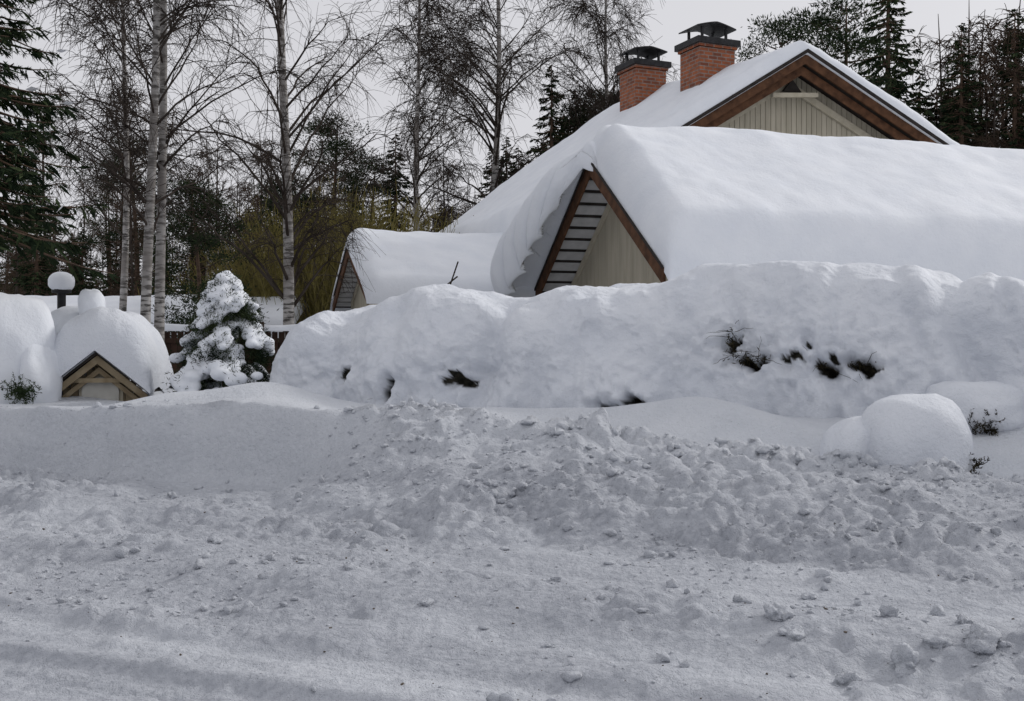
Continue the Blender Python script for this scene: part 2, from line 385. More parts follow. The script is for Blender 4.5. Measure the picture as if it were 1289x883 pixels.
# ------------------------------------------------------------------ roof snow
def roof_snow(name,F,B,T,parent,over=(.3,.3,.25,.25),r=.4,nu=90,nv=150,seed=0,amp=.10,droop=.12,soft=.18,peaksharp=.45):
    F=np.array(F,float);B=np.array(B,float)
    def extend(P):
        P=P.copy();d0=P[0]-P[1];d1=P[-1]-P[-2]
        P[0]+=d0/np.linalg.norm(d0)*over[2];P[-1]+=d1/np.linalg.norm(d1)*over[3];return P
    F=extend(F);B=extend(B)
    ax=(B[1]-F[1]);Lx=np.linalg.norm(ax);ax/=Lx
    F=F-ax*over[0];B=B+ax*over[1];Lx+=over[0]+over[1]
    def samp(P,t):
        seg=np.linalg.norm(np.diff(P,axis=0),axis=1);cum=np.concatenate([[0],np.cumsum(seg)]);tt=t*cum[-1]
        return np.stack([np.interp(tt,cum,P[:,k]) for k in range(3)],-1),cum
    def cosp(n,L):
        t=np.linspace(0,1,n);w=.5-.5*np.cos(np.pi*t);return .35*t+.65*w
    t=cosp(nv,1);s=cosp(nu,1)
    PF,cF=samp(F,t);PB,cB=samp(B,t)
    G=PF[None]*(1-s[:,None,None])+PB[None]*s[:,None,None]
    Lt=cF[-1]
    dt=np.minimum(t,1-t)*Lt;ds=np.minimum(s,1-s)*Lx
    q=lambda d,r:np.sqrt(np.clip(1-(1-np.clip(d/r,0,1))**2.2,0,1))
    Q=q(dt,r)[None,:]*q(ds,r)[:,None]
    nz=1+amp*fbm(G[...,0]*.5,G[...,1]*.5,G[...,2]*.5,2,seed)+amp*.35*fbm(G[...,0]*2.2,G[...,1]*2.2,G[...,2]*2.2,2,seed+3)
    tp=cF[1]/cF[-1]
    pk=np.exp(-((t-tp)*Lt/peaksharp)**2)[None,:]
    base=G.copy()
    edge=np.exp(-dt/.28)[None,:]
    edn=droop*edge*(1+.6*vn(G[...,0]*1.3,G[...,1]*1.3,0*G[...,0],seed+9))
    base[...,2]-=edn
    top=base.copy();top[...,2]+=T*Q*nz-soft*pk*Q+.01
    bot=base.copy();bot[...,2]+=.012
    V=np.concatenate([top.reshape(-1,3),bot.reshape(-1,3)])
    Ff=np.concatenate([gridF(nu,nv),gridF(nu,nv,nu*nv)[:,::-1]])
    return mk(name,V,Ff,M_snow,True,parent=parent)
def pt(fr,a,b,z):
    (ox,oy,_),r=fr
    return (ox+a*math.cos(r)-b*math.sin(r),oy+a*math.sin(r)+b*math.cos(r),z)
house=empty('cream_wooden_house',(6,24,1))
def boards(name,fr,a,b0,b1,zb,zfun,mat,parent,wd=.11,gap=.012,th=.025):
    polys=[];b=b0
    while b<b1-.02:
        e=min(b+wd-gap,b1);polys.append([(b,zb),(e,zb),(e,zfun(e)),(b,zfun(b))]);b+=wd
    exts(name,polys,a-th,a,mat,fr,parent)
def wing(fr,W,ze,zp,L,over,nm,bw=.28):
    m=W/2;sl=(zp-ze)/m
    z=lambda b:ze+sl*min(b,W-b)
    dk=.10
    ext(nm+'_roof_deck',[(0,ze),(m,zp),(W,ze),(W,ze-dk),(m,zp-dk),(0,ze-dk)],.05,L,M_dark,fr,house)
    for k,(b0,b1) in enumerate(((0,m),(W,m))):
        ext(nm+'_bargeboard_%d'%k,[(b0,ze+.02),(b1,zp+.02),(b1,zp-bw),(b0,ze-bw)],0,.045,M_brown,fr,house,.005)
        ext(nm+'_fascia_%d'%k,[(b0,ze+.05),(b1,zp+.05),(b1,zp+.005),(b0,ze+.005)],-.03,-.002,M_dark,fr,house)
    polys=[]
    for k in range(22):
        b0=.12+k*(W-.2)/22;b1=b0+.20
        if b0<m<b1: continue
        polys.append([(b0,z(b0)-dk-.03),(b1,z(b1)-dk-.03),(b1,z(b1)-dk-.004),(b0,z(b0)-dk-.004)])
    exts(nm+'_soffit_slats',polys,.06,over-.03,M_slat,fr,house)
    inset=.45
    boards(nm+'_gable_boards',fr,over,inset,W-inset,.3,lambda b:z(b)-dk-.03,M_cream,house)
    ext(nm+'_wall_core',[(inset,.3),(W-inset,.3),(W-inset,z(inset)-dk-.02),(m,zp-dk-.02),(inset,z(inset)-dk-.02)],over+.004,L-.5,M_cream,fr,house)
    for k,(b0,b1) in enumerate(((inset,m),(W-inset,m))):
        ext(nm+'_frieze_%d'%k,[(b0,z(b0)-dk-.04),(b1,zp-dk-.04),(b1,zp-dk-.22),(b0,z(b0)-dk-.22)],over-.06,over-.03,M_cream2,fr,house)
frA=((2.45,18.,0),math.radians(16))
wing(frA,7,3.02,5.35,14,.75,'front_wing')
P=lambda a,b,z:pt(frA,a,b,z)
TA=.98
roof_snow('front_wing_roof_snow',[P(0,0,3.02),P(0,3.5,5.35),P(0,7,3.02)],[P(14,0,3.02),P(14,3.5,5.35),P(14,7,3.02)],TA,house,over=(-.01,.3,.25,.3),r=.45,nu=200,nv=220,seed=3,amp=.06,soft=.26)
# wind-blown cornice over the rear verge
npz,nq=300,80
p=np.linspace(-.14,1.10,npz)
ctl=np.array([[1.1,.76],[.5,.88],[0,.86],[-.38,.80],[-.78,.66],[-1.08,.40],[-1.20,.02],[-1.16,-.34],[-1.02,-.62],[-.90,-.72],[-.84,-.62],[-.90,-.34],[-.84,-.02],[-.62,.20],[-.30,.22],[.02,.10],[.5,.06]])
tq=np.linspace(0,len(ctl)-1,nq)
ca=np.interp(tq,range(len(ctl)),ctl[:,0]);cz=np.interp(tq,range(len(ctl)),ctl[:,1])
k3=np.array([.25,.5,.25])
for _ in range(4):
    ca[1:-1]=np.convolve(ca,k3,'valid');cz[1:-1]=np.convolve(cz,k3,'valid')
PP,QQ=np.meshgrid(p,np.arange(nq),indexing='ij')
amp=np.interp(PP,[-.14,-.06,.02,.10,.25,.5,.8,1.0,1.10],[-.15,.0,.20,.34,.60,.92,1.05,.80,.35])*(1+.08*vn(PP*4,0*PP,0*PP,70))
amp2=np.interp(PP,[-.14,.06,.3,.6,.85,1.0,1.10],[.2,.45,.75,1.05,1.2,1.15,.8])*(1+.28*vn(PP*4.5,0*PP,0*PP,72)+.05*vn(PP*13,0*PP,0*PP,75))
AA=np.where(ca[None]<0,ca[None]*amp,ca[None]+0*PP)
ZZ=np.where(cz[None]<0.,cz[None]*amp2,cz[None]+0*PP)
bb=3.5+3.5*PP;zr=5.35-np.abs(bb-3.5)*(2.33/3.5)
ZZ=ZZ-.24*np.exp(-((bb-3.5)/.45)**2)*(ZZ>.3)
ZZ=ZZ*sst(-.16,-.02,PP)*(.62+.38*sst(.0,.35,PP))
# drapery folds sweeping diagonally down the lip, soft on one side and crisp on the other
hang=sst(.0,-.5,AA)
ph_=PP*6.5-QQ*.045+.6*vn(PP*3,QQ*.04,0*PP,73)
fr2=ph_-np.floor(ph_)
fold=.20*(np.exp(-((fr2)/.16)**1.2)+np.exp(-((1-fr2)/.05)**2))*hang*(.4+.6*sst(-.4,.4,vn(PP*5,0*PP,0*PP,77)))
AA=AA+fold*np.clip(amp,0,2)+.02*vn(PP*20,QQ*.12,0*PP,74)*hang
ca_,sa_=math.cos(frA[1]),math.sin(frA[1])
wx=frA[0][0]+AA*ca_-bb*sa_;wy=frA[0][1]+AA*sa_+bb*ca_;wz=zr+ZZ
mk('snow_cornice',np.stack([wx.ravel(),wy.ravel(),wz.ravel()],1),gridF(npz,nq),M_snow,True,parent=house)
frB=((-3.13,24.,0),math.radians(16))
wing(frB,6.2,2.95,4.25,8,.5,'left_wing',.26)
P=lambda a,b,z:pt(frB,a,b,z)
roof_snow('left_wing_roof_snow',[P(0,0,2.95),P(0,3.1,4.25),P(0,6.2,2.95)],[P(10,0,2.95),P(10,3.1,4.3),P(10,6.2,2.95)],.45,house,over=(.05,.3,.3,.3),r=.4,nu=130,seed=13,amp=.20,soft=.08)
P0=np.array([7.36,28.,9.15]);u2=np.array([.978,.208,0]);rv=np.array([-4.1,7.4,0])
def prof(P0,wl,dl,wr,dr): return [P0-u2*wl-np.array([0,0,dl]),P0,P0+u2*wr-np.array([0,0,dr])]
Fm=prof(P0,7,4.35,7,4.0);Bm=prof(P0+rv,6.0,4.6,7,4.0)
V=[*Fm,*Bm];V=[tuple(v) for v in V]+[tuple(np.array(v)-np.array([0,0,.14])) for v in V]
ngon('main_roof_deck',V,[[0,1,4,3],[1,2,5,4],[6,9,10,7],[7,10,11,8],[0,6,7,1],[1,7,8,2],[3,4,10,9],[4,5,11,10],[0,3,9,6],[2,8,11,5]],M_dark,house)
roof_snow('main_roof_snow',Fm,Bm,.50,house,over=(.12,.2,.2,.2),r=.32,nu=120,nv=220,seed=23,amp=.14,soft=.10,droop=.05)
def gpoly(name,poly,d0,d1,mat):
    rd=rv/np.linalg.norm(rv);n=len(poly)
    V=[P0*[1,1,0]+u2*w+rd*d0+np.array([0,0,z]) for w,z in poly]+[P0*[1,1,0]+u2*w+rd*d1+np.array([0,0,z]) for w,z in poly]
    F=[list(range(n)),list(range(n,2*n))[::-1]]+[[(i+1)%n,i,n+i,n+(i+1)%n] for i in range(n)]
    return ngon(name,V,F,mat,house)
sL=4.35/7;sR=4.0/7
zg=lambda w:9.15-(sL*-w if w<0 else sR*w)
for sgn,nm in ((-1,'l'),(1,'r')):
    w1=7*sgn
    gpoly('main_bargeboard_'+nm,[(0,9.17),(w1,zg(w1)+.02),(w1,zg(w1)-.24),(0,8.91)],-.05,-.005,M_brown)
    gpoly('main_fascia_'+nm,[(0,9.27),(w1,zg(w1)+.12),(w1,zg(w1)+.025),(0,9.175)],-.14,-.06,M_dark)
    gpoly('main_inner_bargeboard_'+nm,[(0,8.90),(w1,zg(w1)-.25),(w1,zg(w1)-.47),(0,8.66)],.10,.14,M_brown)
    gpoly('main_soffit_trim_'+nm,[(0,8.64),(w1,zg(w1)-.49),(w1,zg(w1)-.66),(0,8.44)],.60,.66,M_cream2)
gpoly('main_gable_core',[(-6,zg(-6)-.2),(0,8.94),(6,zg(6)-.2),(6,1),(-6,1)],.75,1.0,M_cream)
rd=rv/np.linalg.norm(rv);w=-4.5
VV=[];FF=[]
while w<5.2:
    e_=w+.125;poly=[(w,5.5),(e_,5.5),(e_,zg(e_)-.2),(w,zg(w)-.2)];o=len(VV)
    for dd in (.70,.745):
        for (a,b_) in poly: VV.append(tuple(P0*[1,1,0]+u2*a+rd*dd+np.array([0,0,b_])))
    FF+=[[o,o+1,o+2,o+3],[o+1,o,o+4,o+5],[o+2,o+1,o+5,o+6],[o+3,o+2,o+6,o+7],[o,o+3,o+7,o+4]];w+=.142
ngon('main_gable_boards',VV,FF,M_cream,house)
gpoly('gable_king_truss',[(-.62,8.22),(.62,8.28),(.62,8.17),(-.62,8.11)],.3,.4,M_cream2)
gpoly('gable_king_panel',[(-.25,8.3),(.25,8.3),(0,8.62)],.42,.5,M_dark)
def chimney(name,cx,cy,zb,zt,w,dp,rz,cap):
    e=house;bm=bmesh.new();uvl=bm.loops.layers.uv.new('UVMap')
    def box(x0,x1,y0,y1,z0,z1):
        v=[bm.verts.new(p) for p in ((x0,y0,z0),(x1,y0,z0),(x1,y1,z0),(x0,y1,z0),(x0,y0,z1),(x1,y0,z1),(x1,y1,z1),(x0,y1,z1))]
        for f in ((0,1,5,4),(1,2,6,5),(2,3,7,6),(3,0,4,7),(4,5,6,7)):
            fc=bm.faces.new([v[i] for i in f])
            for l in fc.loops:
                c=l.vert.co
                l[uvl].uv=((c.x if f in((0,1,5,4),(2,3,7,6)) else c.y+.12),c.z)
    box(-w/2,w/2,-dp/2,dp/2,zb,zt-.16)
    box(-w/2-.05,w/2+.05,-dp/2-.05,dp/2+.05,zt-.157,zt)
    me=bpy.data.meshes.new(name);bm.to_mesh(me);bm.free();me.materials.append(M_brick)
    ob=bpy.data.objects.new(name,me);col.objects.link(ob);ob.location=(cx,cy,0);ob.rotation_euler=(0,0,rz);setpar(ob,e)
    fr=((cx,cy,0),rz)
    ext(name+'_collar',[(-dp/2-.12,zt-.08),(dp/2+.12,zt-.08),(dp/2+.12,zt+.09),(-dp/2-.12,zt+.09)],-w/2-.12,w/2+.12,M_metal,fr,e,.01)
    for a in (-w*.34,w*.34):
        for b_ in (-dp*.34,dp*.34):
            exts(name+'_leg',[[(b_-.03,zt+.09),(b_+.03,zt+.09),(b_+.03,zt+.43),(b_-.03,zt+.43)]],a-.03,a+.03,M_metal,fr,e)
    exts(name+'_flue',[[(-.16,zt+.09),(.16,zt+.09),(.16,zt+.16),(-.16,zt+.16)]],-.3,.3,M_metal,fr,e)
    k=15;xx=np.linspace(-w*.55,w*.55,k);zc=zt+.42+(.14 if cap else .10)*(1-(np.abs(xx)/(w*.55))**1.3)
    pl=[(x_,z_) for x_,z_ in zip(xx,zc)]+[(x_,z_-.035) for x_,z_ in zip(xx[::-1],zc[::-1])]
    n=len(pl);V=[(a,-dp*.5,b_) for a,b_ in pl]+[(a,dp*.5,b_) for a,b_ in pl]
    F=[list(range(n)),list(range(n,2*n))[::-1]]+[[(i+1)%n,i,n+i,n+(i+1)%n] for i in range(n)]
    ngon(name+'_cap',V,F,M_metal,e,loc=(cx,cy,0),rz=rz)
chimney('chimney_stack_r',5.32,30.3,8.0,9.98,1.12,.95,math.radians(24),True)
chimney('chimney_stack_l',3.88,33.0,8.0,10.10,1.02,.95,math.radians(24),False)
t=np.linspace(0,1,6)
A=Acc();A.add(tubes(np.array([[[-1.26+.17*k,22.5,3.0+.50*k] for k in t],[[-1.35+.25*k,22.5,3.0+.20*k] for k in t]]),np.full((2,6),.016),5))
A.mesh('broken_branch',[M_twig])
# ------------------------------------------------------------------ playhouse left
ph=empty('snow_covered_playhouse',(-5.95,16,1))
frP=((-5.97,16.0,0),math.radians(97))
def gp(name,poly,a0,a1,mat): return ext(name,[(-b,z) for b,z in poly],a0,a1,mat,frP,ph)
pk_,ez=1.63,1.06;hw=.70
gp('roof_board_l',[(0,pk_),(-hw,ez),(-hw,ez-.11),(0,pk_-.12)],0,.05,M_wood)
gp('roof_board_r',[(0,pk_),(hw,ez),(hw,ez-.11),(0,pk_-.12)],.003,.053,M_wood)
gp('soffit_l',[(0,pk_+.05),(-hw-.04,ez+.05),(-hw-.04,ez+.01),(0,pk_+.01)],-.05,1.4,M_dark)
gp('soffit_r',[(0,pk_+.053),(hw+.04,ez+.053),(hw+.04,ez+.013),(0,pk_+.013)],-.047,1.403,M_dark)
gp('inner_board_l',[(0,pk_-.17),(-hw,ez-.17),(-hw,ez-.25),(0,pk_-.26)],.12,.16,M_wood)
gp('inner_board_r',[(0,pk_-.17),(hw,ez-.17),(hw,ez-.25),(0,pk_-.26)],.123,.163,M_wood)
exts('front_wall',[[(-.55+i*.11,.5),(-.55+i*.11+.10,.5),(-.55+i*.11+.10,pk_-.08-.8*abs(-.5+i*.11)),(-.55+i*.11,pk_-.08-.8*abs(-.5+i*.11))] for i in range(10)],.26,.30,M_wood,frP,ph)
arc=[(-.26,.6)]+[(.26*-math.cos(a),1.12+.19*math.sin(a)) for a in np.linspace(0,math.pi,12)]+[(.26,.6)]
gp('door',arc,.19,.235,M_door)
arc2=[(-.31,.6)]+[(.31*-math.cos(a),1.12+.25*math.sin(a)) for a in np.linspace(0,math.pi,12)]+[(.31,.6)]
gp('door_frame',arc2,.237,.257,M_cream2)
gp('tie_beam',[(-.42,1.235),(.42,1.235),(.42,1.30),(-.42,1.30)],.07,.115,M_wood)
nu_,nv_=90,110
a=np.concatenate([np.linspace(-.14,.25,45),np.linspace(.27,2.0,45)]);q=np.linspace(0,1,nv_)
AA,QQ=np.meshgrid(a,q,indexing='ij')
thh=np.pi*QQ;e=np.sqrt(np.clip(1-(1-np.clip((AA+.14)/.38,0,1))**2,0,1))*np.sqrt(np.clip(1-(np.clip((AA-1.2)/.8,0,1))**2,0,1))
bx=-np.cos(thh)*.77;bt=np.where(np.abs(bx)<.76,1.69-.81*np.abs(bx),1.08)
top=1.0+1.32*np.sin(thh)**.70*1.0
top=np.maximum(top,bt+.02)
zt_=bt+(top-bt)*(.02+.98*e)+.05*fbm(bx*2,AA*2,0*bx,3,5)*e
cc_,ss_=math.cos(frP[1]),math.sin(frP[1])
def pw(a,b,z): return np.stack([(frP[0][0]+a*cc_-b*ss_).ravel(),(frP[0][1]+a*ss_+b*cc_).ravel(),z.ravel()],1)
zb_=np.where(np.abs(bx)<.76,bt-.0,1.0)
V=np.concatenate([pw(AA,bx,zt_),pw(AA,bx,zb_)])
mk('roof_snow',V,np.concatenate([gridF(nu_,nv_),gridF(nu_,nv_,nu_*nv_)]),M_hsnow,True,parent=ph)
mound('chimney_snow',(-6.28,16.6,2.36),(.19,.19,.26),4,ph,.10,2.5)
mound('back_snow',(-6.6,17.0,1.7),(.80,.6,.68),6,ph)
A=Acc();A.add(tubes(np.array([[[-8.1,20,z] for z in (1,2.3,2.8)]]),np.full((1,3),.075),14));A.add(tubes(np.array([[[-8.1,20,z] for z in (2.72,2.74,2.80,2.82)]]),np.array([[.05,.17,.17,.05]]),18),0)
vp=empty('vent_pipe',(-8.1,20,1));A.mesh('pipe',[M_metal],smooth=True,parent=vp)
mound('snow_cap',(-8.1,20,2.93),(.22,.22,.19),14,vp,.04,2.2)
e1=empty('snow_covered_bush',(-7.1,15.6,1))
mound('snow_mass',(-7.25,15.9,1.35),(.72,.7,1.15),31,e1,.14,2.4)
mound('snow_shoulder',(-6.72,15.75,1.2),(.32,.4,.65),33,e1,.15,2.3)
twigs('twigs',(-6.68,15.2,1.12),90,.14,(.11,.06,.05),e1,M_gn2)
# ------------------------------------------------------------------ snow laden pine
def snow_pine(cx,cy,zb,H,R):
    e=empty('snow_laden_pine',(cx,cy,zb))
    A=Acc();BV=[];BF=[];o=0
    k=135
    for i in range(k):
        t=(i/k)**.95;zc=zb-.05+H*.95*t
        rr=R*(1-t**1.3)**.75*rng.uniform(.45,1.0)
        az=rng.uniform(0,2*np.pi)
        c=np.array([cx+rr*math.cos(az),cy+rr*math.sin(az),zc])
        outd=np.array([math.cos(az),math.sin(az),-.55])
        sz=rng.uniform(.13,.24)*(1-.42*t)
        m=380
        P=c+rng.normal(size=(m,3))*np.array([sz*.55,sz*.55,sz*.45])+np.array([0,0,-sz*.35])+outd*sz*.1
        D=rng.normal(size=(m,3))*.6+outd*.5+np.array([0,0,.5])
        A.add(blades(P,D,rng.uniform(.05,.09,m),.010),int(rng.uniform()<.4))
        if rng.uniform()<.82:
            wd=rng.uniform(.7,1.4)
            for j in range(9):
                f=j/8
                cc=c+np.array([-math.sin(az),math.cos(az),0])*rng.normal()*sz*.5*wd+outd*sz*(1.3*f-.5)+np.array([0,0,sz*(.35-.35*f*f)])
                V=IV*np.array([1,1,.7])*sz*rng.uniform(.40,.74)+cc;BV.append(V);BF.append(IF+o);o+=len(V)
    A.add(tubes(np.array([[[cx,cy,zb-.2],[cx,cy,zb+H*.5],[cx,cy,zb+H*.95]]]),np.array([[.06,.04,.015]]),8),2)
    A.mesh('needles',[M_gn1,M_gn2,M_pinebark],parent=e)
    ob=mk('snow_clumps',np.concatenate(BV),np.concatenate(BF),M_snow,True,parent=e)
    m=ob.modifiers.new('r','REMESH');m.mode='VOXEL';m.voxel_size=.02;m.use_smooth_shade=True
    s=ob.modifiers.new('s','SMOOTH');s.iterations=7;s.factor=.5
    return e
snow_pine(-4.12,16.0,1.0,1.92,.84)
# ------------------------------------------------------------------ shed + fence behind
sh=empty('low_shed',(-9,30,1))
frS=((-24,30.,0),0)
def sx(name,poly,a0,a1,m): return ext(name,poly,a0,a1,m,frS,sh)
sx('shed_wall',[(.3,.5),(4.7,.5),(4.7,2.2),(2.5,3.2),(.3,2.2)],0,17.6,M_fence)
roof_snow('shed_roof_snow',[(-24.2,30,2.15),(-24.2,32.5,3.0),(-24.2,35,2.15)],[(-6.2,30,2.15),(-6.2,32.5,3.0),(-6.2,35,2.15)],.5,sh,over=(.2,.2,.2,.2),r=.4,nu=160,seed=44,amp=.16)
fe=empty('wooden_fence',(-7,21,1))
frF=((-11.4,21.5,0),math.radians(90))
exts('fence_pickets',[[(-i*.13,.9),(-i*.13-.105,.9),(-i*.13-.105,2.06+.0*i),(-i*.13,2.06)] for i in range(60)],0,.02,M_fence,frF,fe)
for zz_ in (1.2,1.85):
    exts('fence_rail',[[(0,zz_),(-7.8,zz_),(-7.8,zz_+.09),(0,zz_+.09)]],-.04,-.003,M_fence,frF,fe)
exts('fence_posts',[[(-i*1.3,.8),(-i*1.3-.12,.8),(-i*1.3-.12,2.25),(-i*1.3,2.25)] for i in range(7)],-.14,-.045,M_fence,frF,fe)
roof_snow('fence_snow',[(-11.4,21.44,2.07),(-11.4,21.52,2.08),(-11.4,21.6,2.07)],[(-3.6,21.44,2.07),(-3.6,21.52,2.08),(-3.6,21.6,2.07)],.10,fe,over=(.02,.02,.02,.02),r=.07,nu=160,nv=16,seed=46,amp=.4,droop=.0,soft=0)
# ------------------------------------------------------------------ TREES
def unit(v): return v/(np.linalg.norm(v,axis=-1,keepdims=True)+1e-9)
def birch(name,H,r0,seed,lean=(0,0),n1=46,n2=9,n3=8,start=.22,spread=.33,twigr=.0045,mats=None,th=1.0):
    g=np.random.default_rng(seed);A=Acc()
    k=16;t=np.linspace(0,1,k)
    T=np.stack([lean[0]*t*H+.02*H*np.sin(t*5+g.uniform(0,6))*t,lean[1]*t*H+.015*H*np.sin(t*4+g.uniform(0,6))*t,t*H-.4],1)
    A.add(tubes(T[None],(r0*(1-t)**.8+.012)[None],12),0)
    def at(C,tt):
        kk=C.shape[1]-1;f=tt*kk;i=np.minimum(f.astype(int),kk-1);w=(f-i)[:,None];a=np.arange(len(C))
        return C[a,i]*(1-w)+C[a,i+1]*w, unit(C[a,i+1]-C[a,i])
    t1=np.sort(g.uniform(start,.98,n1));P1,_=at(np.repeat(T[None],n1,0),t1)
    az=g.uniform(0,2*np.pi,n1);el=np.radians(g.uniform(30,62,n1))
    D=np.stack([np.cos(az)*np.cos(el),np.sin(az)*np.cos(el),np.sin(el)],1)
    L1=H*spread*(1.12-t1)**.75*g.uniform(.6,1.15,n1)*np.where(t1<start+.12,.7,1)
    kk=10;q=np.linspace(0,1,kk)[None,:,None]
    C1=P1[:,None]+D[:,None]*q*L1[:,None,None]+np.array([0,0,-1.])*(q**2.2)*L1[:,None,None]*g.uniform(.05,.40,n1)[:,None,None]
    C1=C1+np.cumsum(g.normal(size=(n1,kk,3)),1)*.022*L1[:,None,None]*q
    R1=(np.clip(r0*(1-t1)*.42,.014,.07)[:,None]*(1-q[...,0]*.85))*th
    A.add(tubes(C1,R1,5),1)
    N=n1*n2;C=np.repeat(C1,n2,0);t2=g.uniform(.15,1,N);P2,T2=at(C,t2)
    D2=unit(T2*.8+g.normal(size=(N,3))*.65+np.array([0,0,.15]))
    L2=np.repeat(L1,n2)*g.uniform(.22,.5,N)*(1.15-t2*.6)
    kk=6;q=np.linspace(0,1,kk)[None,:,None]
    C2=P2[:,None]+D2[:,None]*q*L2[:,None,None]+np.array([0,0,-1.])*(q**2)*L2[:,None,None]*.30
    C2=C2+np.cumsum(g.normal(size=(N,kk,3)),1)*.035*L2[:,None,None]*q
    A.add(tubes(C2,(.0105*(1-.6*q[...,0])*np.ones((N,1)))*th,3),1)
    N3=N*n3;C=np.repeat(C2,n3,0);t3=g.uniform(.1,1,N3);P3,T3=at(C,t3)
    D3=unit(T3*.8+g.normal(size=(N3,3))*.6+[0,0,.1])
    L3=g.uniform(.25,.75,N3)*H/14
    kk=4;q=np.linspace(0,1,kk)[None,:,None]
    C3=P3[:,None]+D3[:,None]*q*L3[:,None,None]+np.array([0,0,-1.])*(q**1.8)*L3[:,None,None]*.45
    A.add(tubes(C3,(twigr*(1-.5*q[...,0])*np.ones((N3,1)))*th,3),1)
    return A.mesh(name,mats or [M_birch,M_twig],smooth=True,parent=False)
def spruce(name,H,R,seed,dens=1.0,snow=.06,bare=.06,m=26,wf=.30,lf=1.0):
    g=np.random.default_rng(seed);A=Acc()
    A.add(tubes(np.array([[[0,0,-.4],[0,0,H*.5],[0,0,H]]]),np.array([[R*.09,R*.05,.01]]),8),2)
    nb=int(H*26*dens);t=bare+(1-bare)*g.uniform(0,1,nb)**1.15
    az=g.uniform(0,2*np.pi,nb);L=R*(1-t)**.8*g.uniform(.55,1.1,nb)+.12
    dr=g.uniform(.15,.55,nb)
    kk=6;q=np.linspace(0,1,kk)[None,:,None]
    D=np.stack([np.cos(az),np.sin(az),0*az],1)
    P=np.stack([0*az,0*az,t*H],1)
    C=P[:,None]+D[:,None]*q*L[:,None,None]+np.array([0,0,1.])*(-dr[:,None,None]*q**1.3+.18*q**3)*L[:,None,None]
    A.add(tubes(C,.02*(1-.8*q[...,0])*np.ones((nb,1))*R/1.6,3),2)
    N=nb*m;tt=g.uniform(.12,1,N)**.8;idx=np.repeat(np.arange(nb),m)
    f=tt*(kk-1);i=np.minimum(f.astype(int),kk-2);w=(f-i)[:,None];S=C[idx,i]*(1-w)+C[idx,i+1]*w;T=unit(C[idx,i+1]-C[idx,i])
    side=np.cross(T,[0,0,1.])*g.choice([-1,1],N)[:,None]
    Dn=T*.5+side*g.uniform(.1,.9,N)[:,None]+np.array([0,0,-1.])*g.uniform(.0,.8,N)[:,None]
    Ls=g.uniform(.6,1.2,N)*(.10+.16*L[idx])*lf
    A.add(blades(S,Dn,Ls,Ls*wf,g),np.where(g.uniform(size=N)<.35,1,0))
    if lf<1:
        S2=np.repeat(S+Dn/np.linalg.norm(Dn,axis=1,keepdims=True)*Ls[:,None]*.5,4,0);D2=np.repeat(Dn,4,0)+g.normal(size=S2.shape)*.8
        A.add(blades(S2,D2,.08,.014,g),0)
    if snow:
        ks=int(N*snow);j=g.choice(N,ks,replace=False)
        A.add(blades(S[j]+[0,0,.03],T[j]+g.normal(size=(ks,3))*.3,Ls[j]*.8,Ls[j]*.35,g),3)
    return A.mesh(name,[M_gn1,M_gn2,M_pinebark,M_fsnow],parent=False)
def pine(name,H,R,seed,bare=.45,snow=.0,ncl=60,m=200):
    g=np.random.default_rng(seed);A=Acc()
    t=np.linspace(0,1,10);T=np.stack([.02*H*np.sin(t*4),.02*H*np.cos(t*3),t*H-.4],1)
    A.add(tubes(T[None],(H*.014*(1-t)**.7+.02)[None],8),2)
    tb=bare+(1-bare)*g.uniform(0,1,ncl);az=g.uniform(0,2*np.pi,ncl);x=(tb-bare)/(1-bare)
    L=R*np.sqrt(np.clip(1.02-x**2,0,1))*g.uniform(.35,1.15,ncl)
    P=np.stack([0*az,0*az,tb*H-.3],1)
    E=P+np.stack([np.cos(az)*L,np.sin(az)*L,L*g.uniform(.0,.5,ncl)],1)
    q=np.linspace(0,1,5)[None,:,None];C=P[:,None]*(1-q)+E[:,None]*q+g.normal(size=(ncl,5,3))*.05*q
    A.add(tubes(C,.035*(1-.75*q[...,0])*np.ones((ncl,1))*H/12,4),2)
    cs=R*.15*g.uniform(.6,1.3,ncl)[:,None]*np.ones((1,m));cs=cs.reshape(-1,1)
    c=np.repeat(E,m,0)+g.normal(size=(ncl*m,3))*np.concatenate([cs,cs,cs*.45],1)
    D=unit(c-np.repeat(E,m,0))+g.normal(size=c.shape)*.5+[0,0,.4]
    A.add(blades(c,D,g.uniform(.10,.26,len(c)),.05,g),(g.uniform(size=len(c))<.4).astype(int))
    return A.mesh(name,[M_gn1,M_gn2,M_pinebark,M_fsnow],parent=False)
def put(me,name,x,y,s=1,rz=0,parent=None,sz=None,tilt=0):
    ob=bpy.data.objects.new(name,me);col.objects.link(ob)
    ob.location=(x,y,tz(x,y));ob.scale=(s,s,sz or s);ob.rotation_euler=(tilt,0,rz)
    if parent: setpar(ob,parent)
    return ob
b1=birch('birch_mesh_a',13,.085,101,lean=(.02,0),n1=44,n2=9,n3=6,spread=.27,start=.20)
b2=birch('birch_mesh_b',13.5,.085,102,lean=(-.012,0),n1=40,n2=9,n3=6,spread=.27,start=.22)
b3=birch('birch_mesh_c',14.5,.11,103,lean=(.003,0),n1=56,n2=10,n3=7,spread=.29,start=.12)
b4=birch('birch_mesh_d',20,.17,104,lean=(.012,0),n1=62,n2=10,n3=8,spread=.36,start=.26,twigr=.009,th=1.2)
b5=birch('birch_mesh_e',17,.12,105,lean=(-.03,0),n1=50,n2=9,n3=7,spread=.30,start=.2,twigr=.009,th=1.15)
put(b1,'birch_tree',-6.3,19.0);put(b2,'birch_tree.001',-6.2,19.5,rz=2)
put(b3,'birch_tree.002',-4.45,22.0,rz=0)
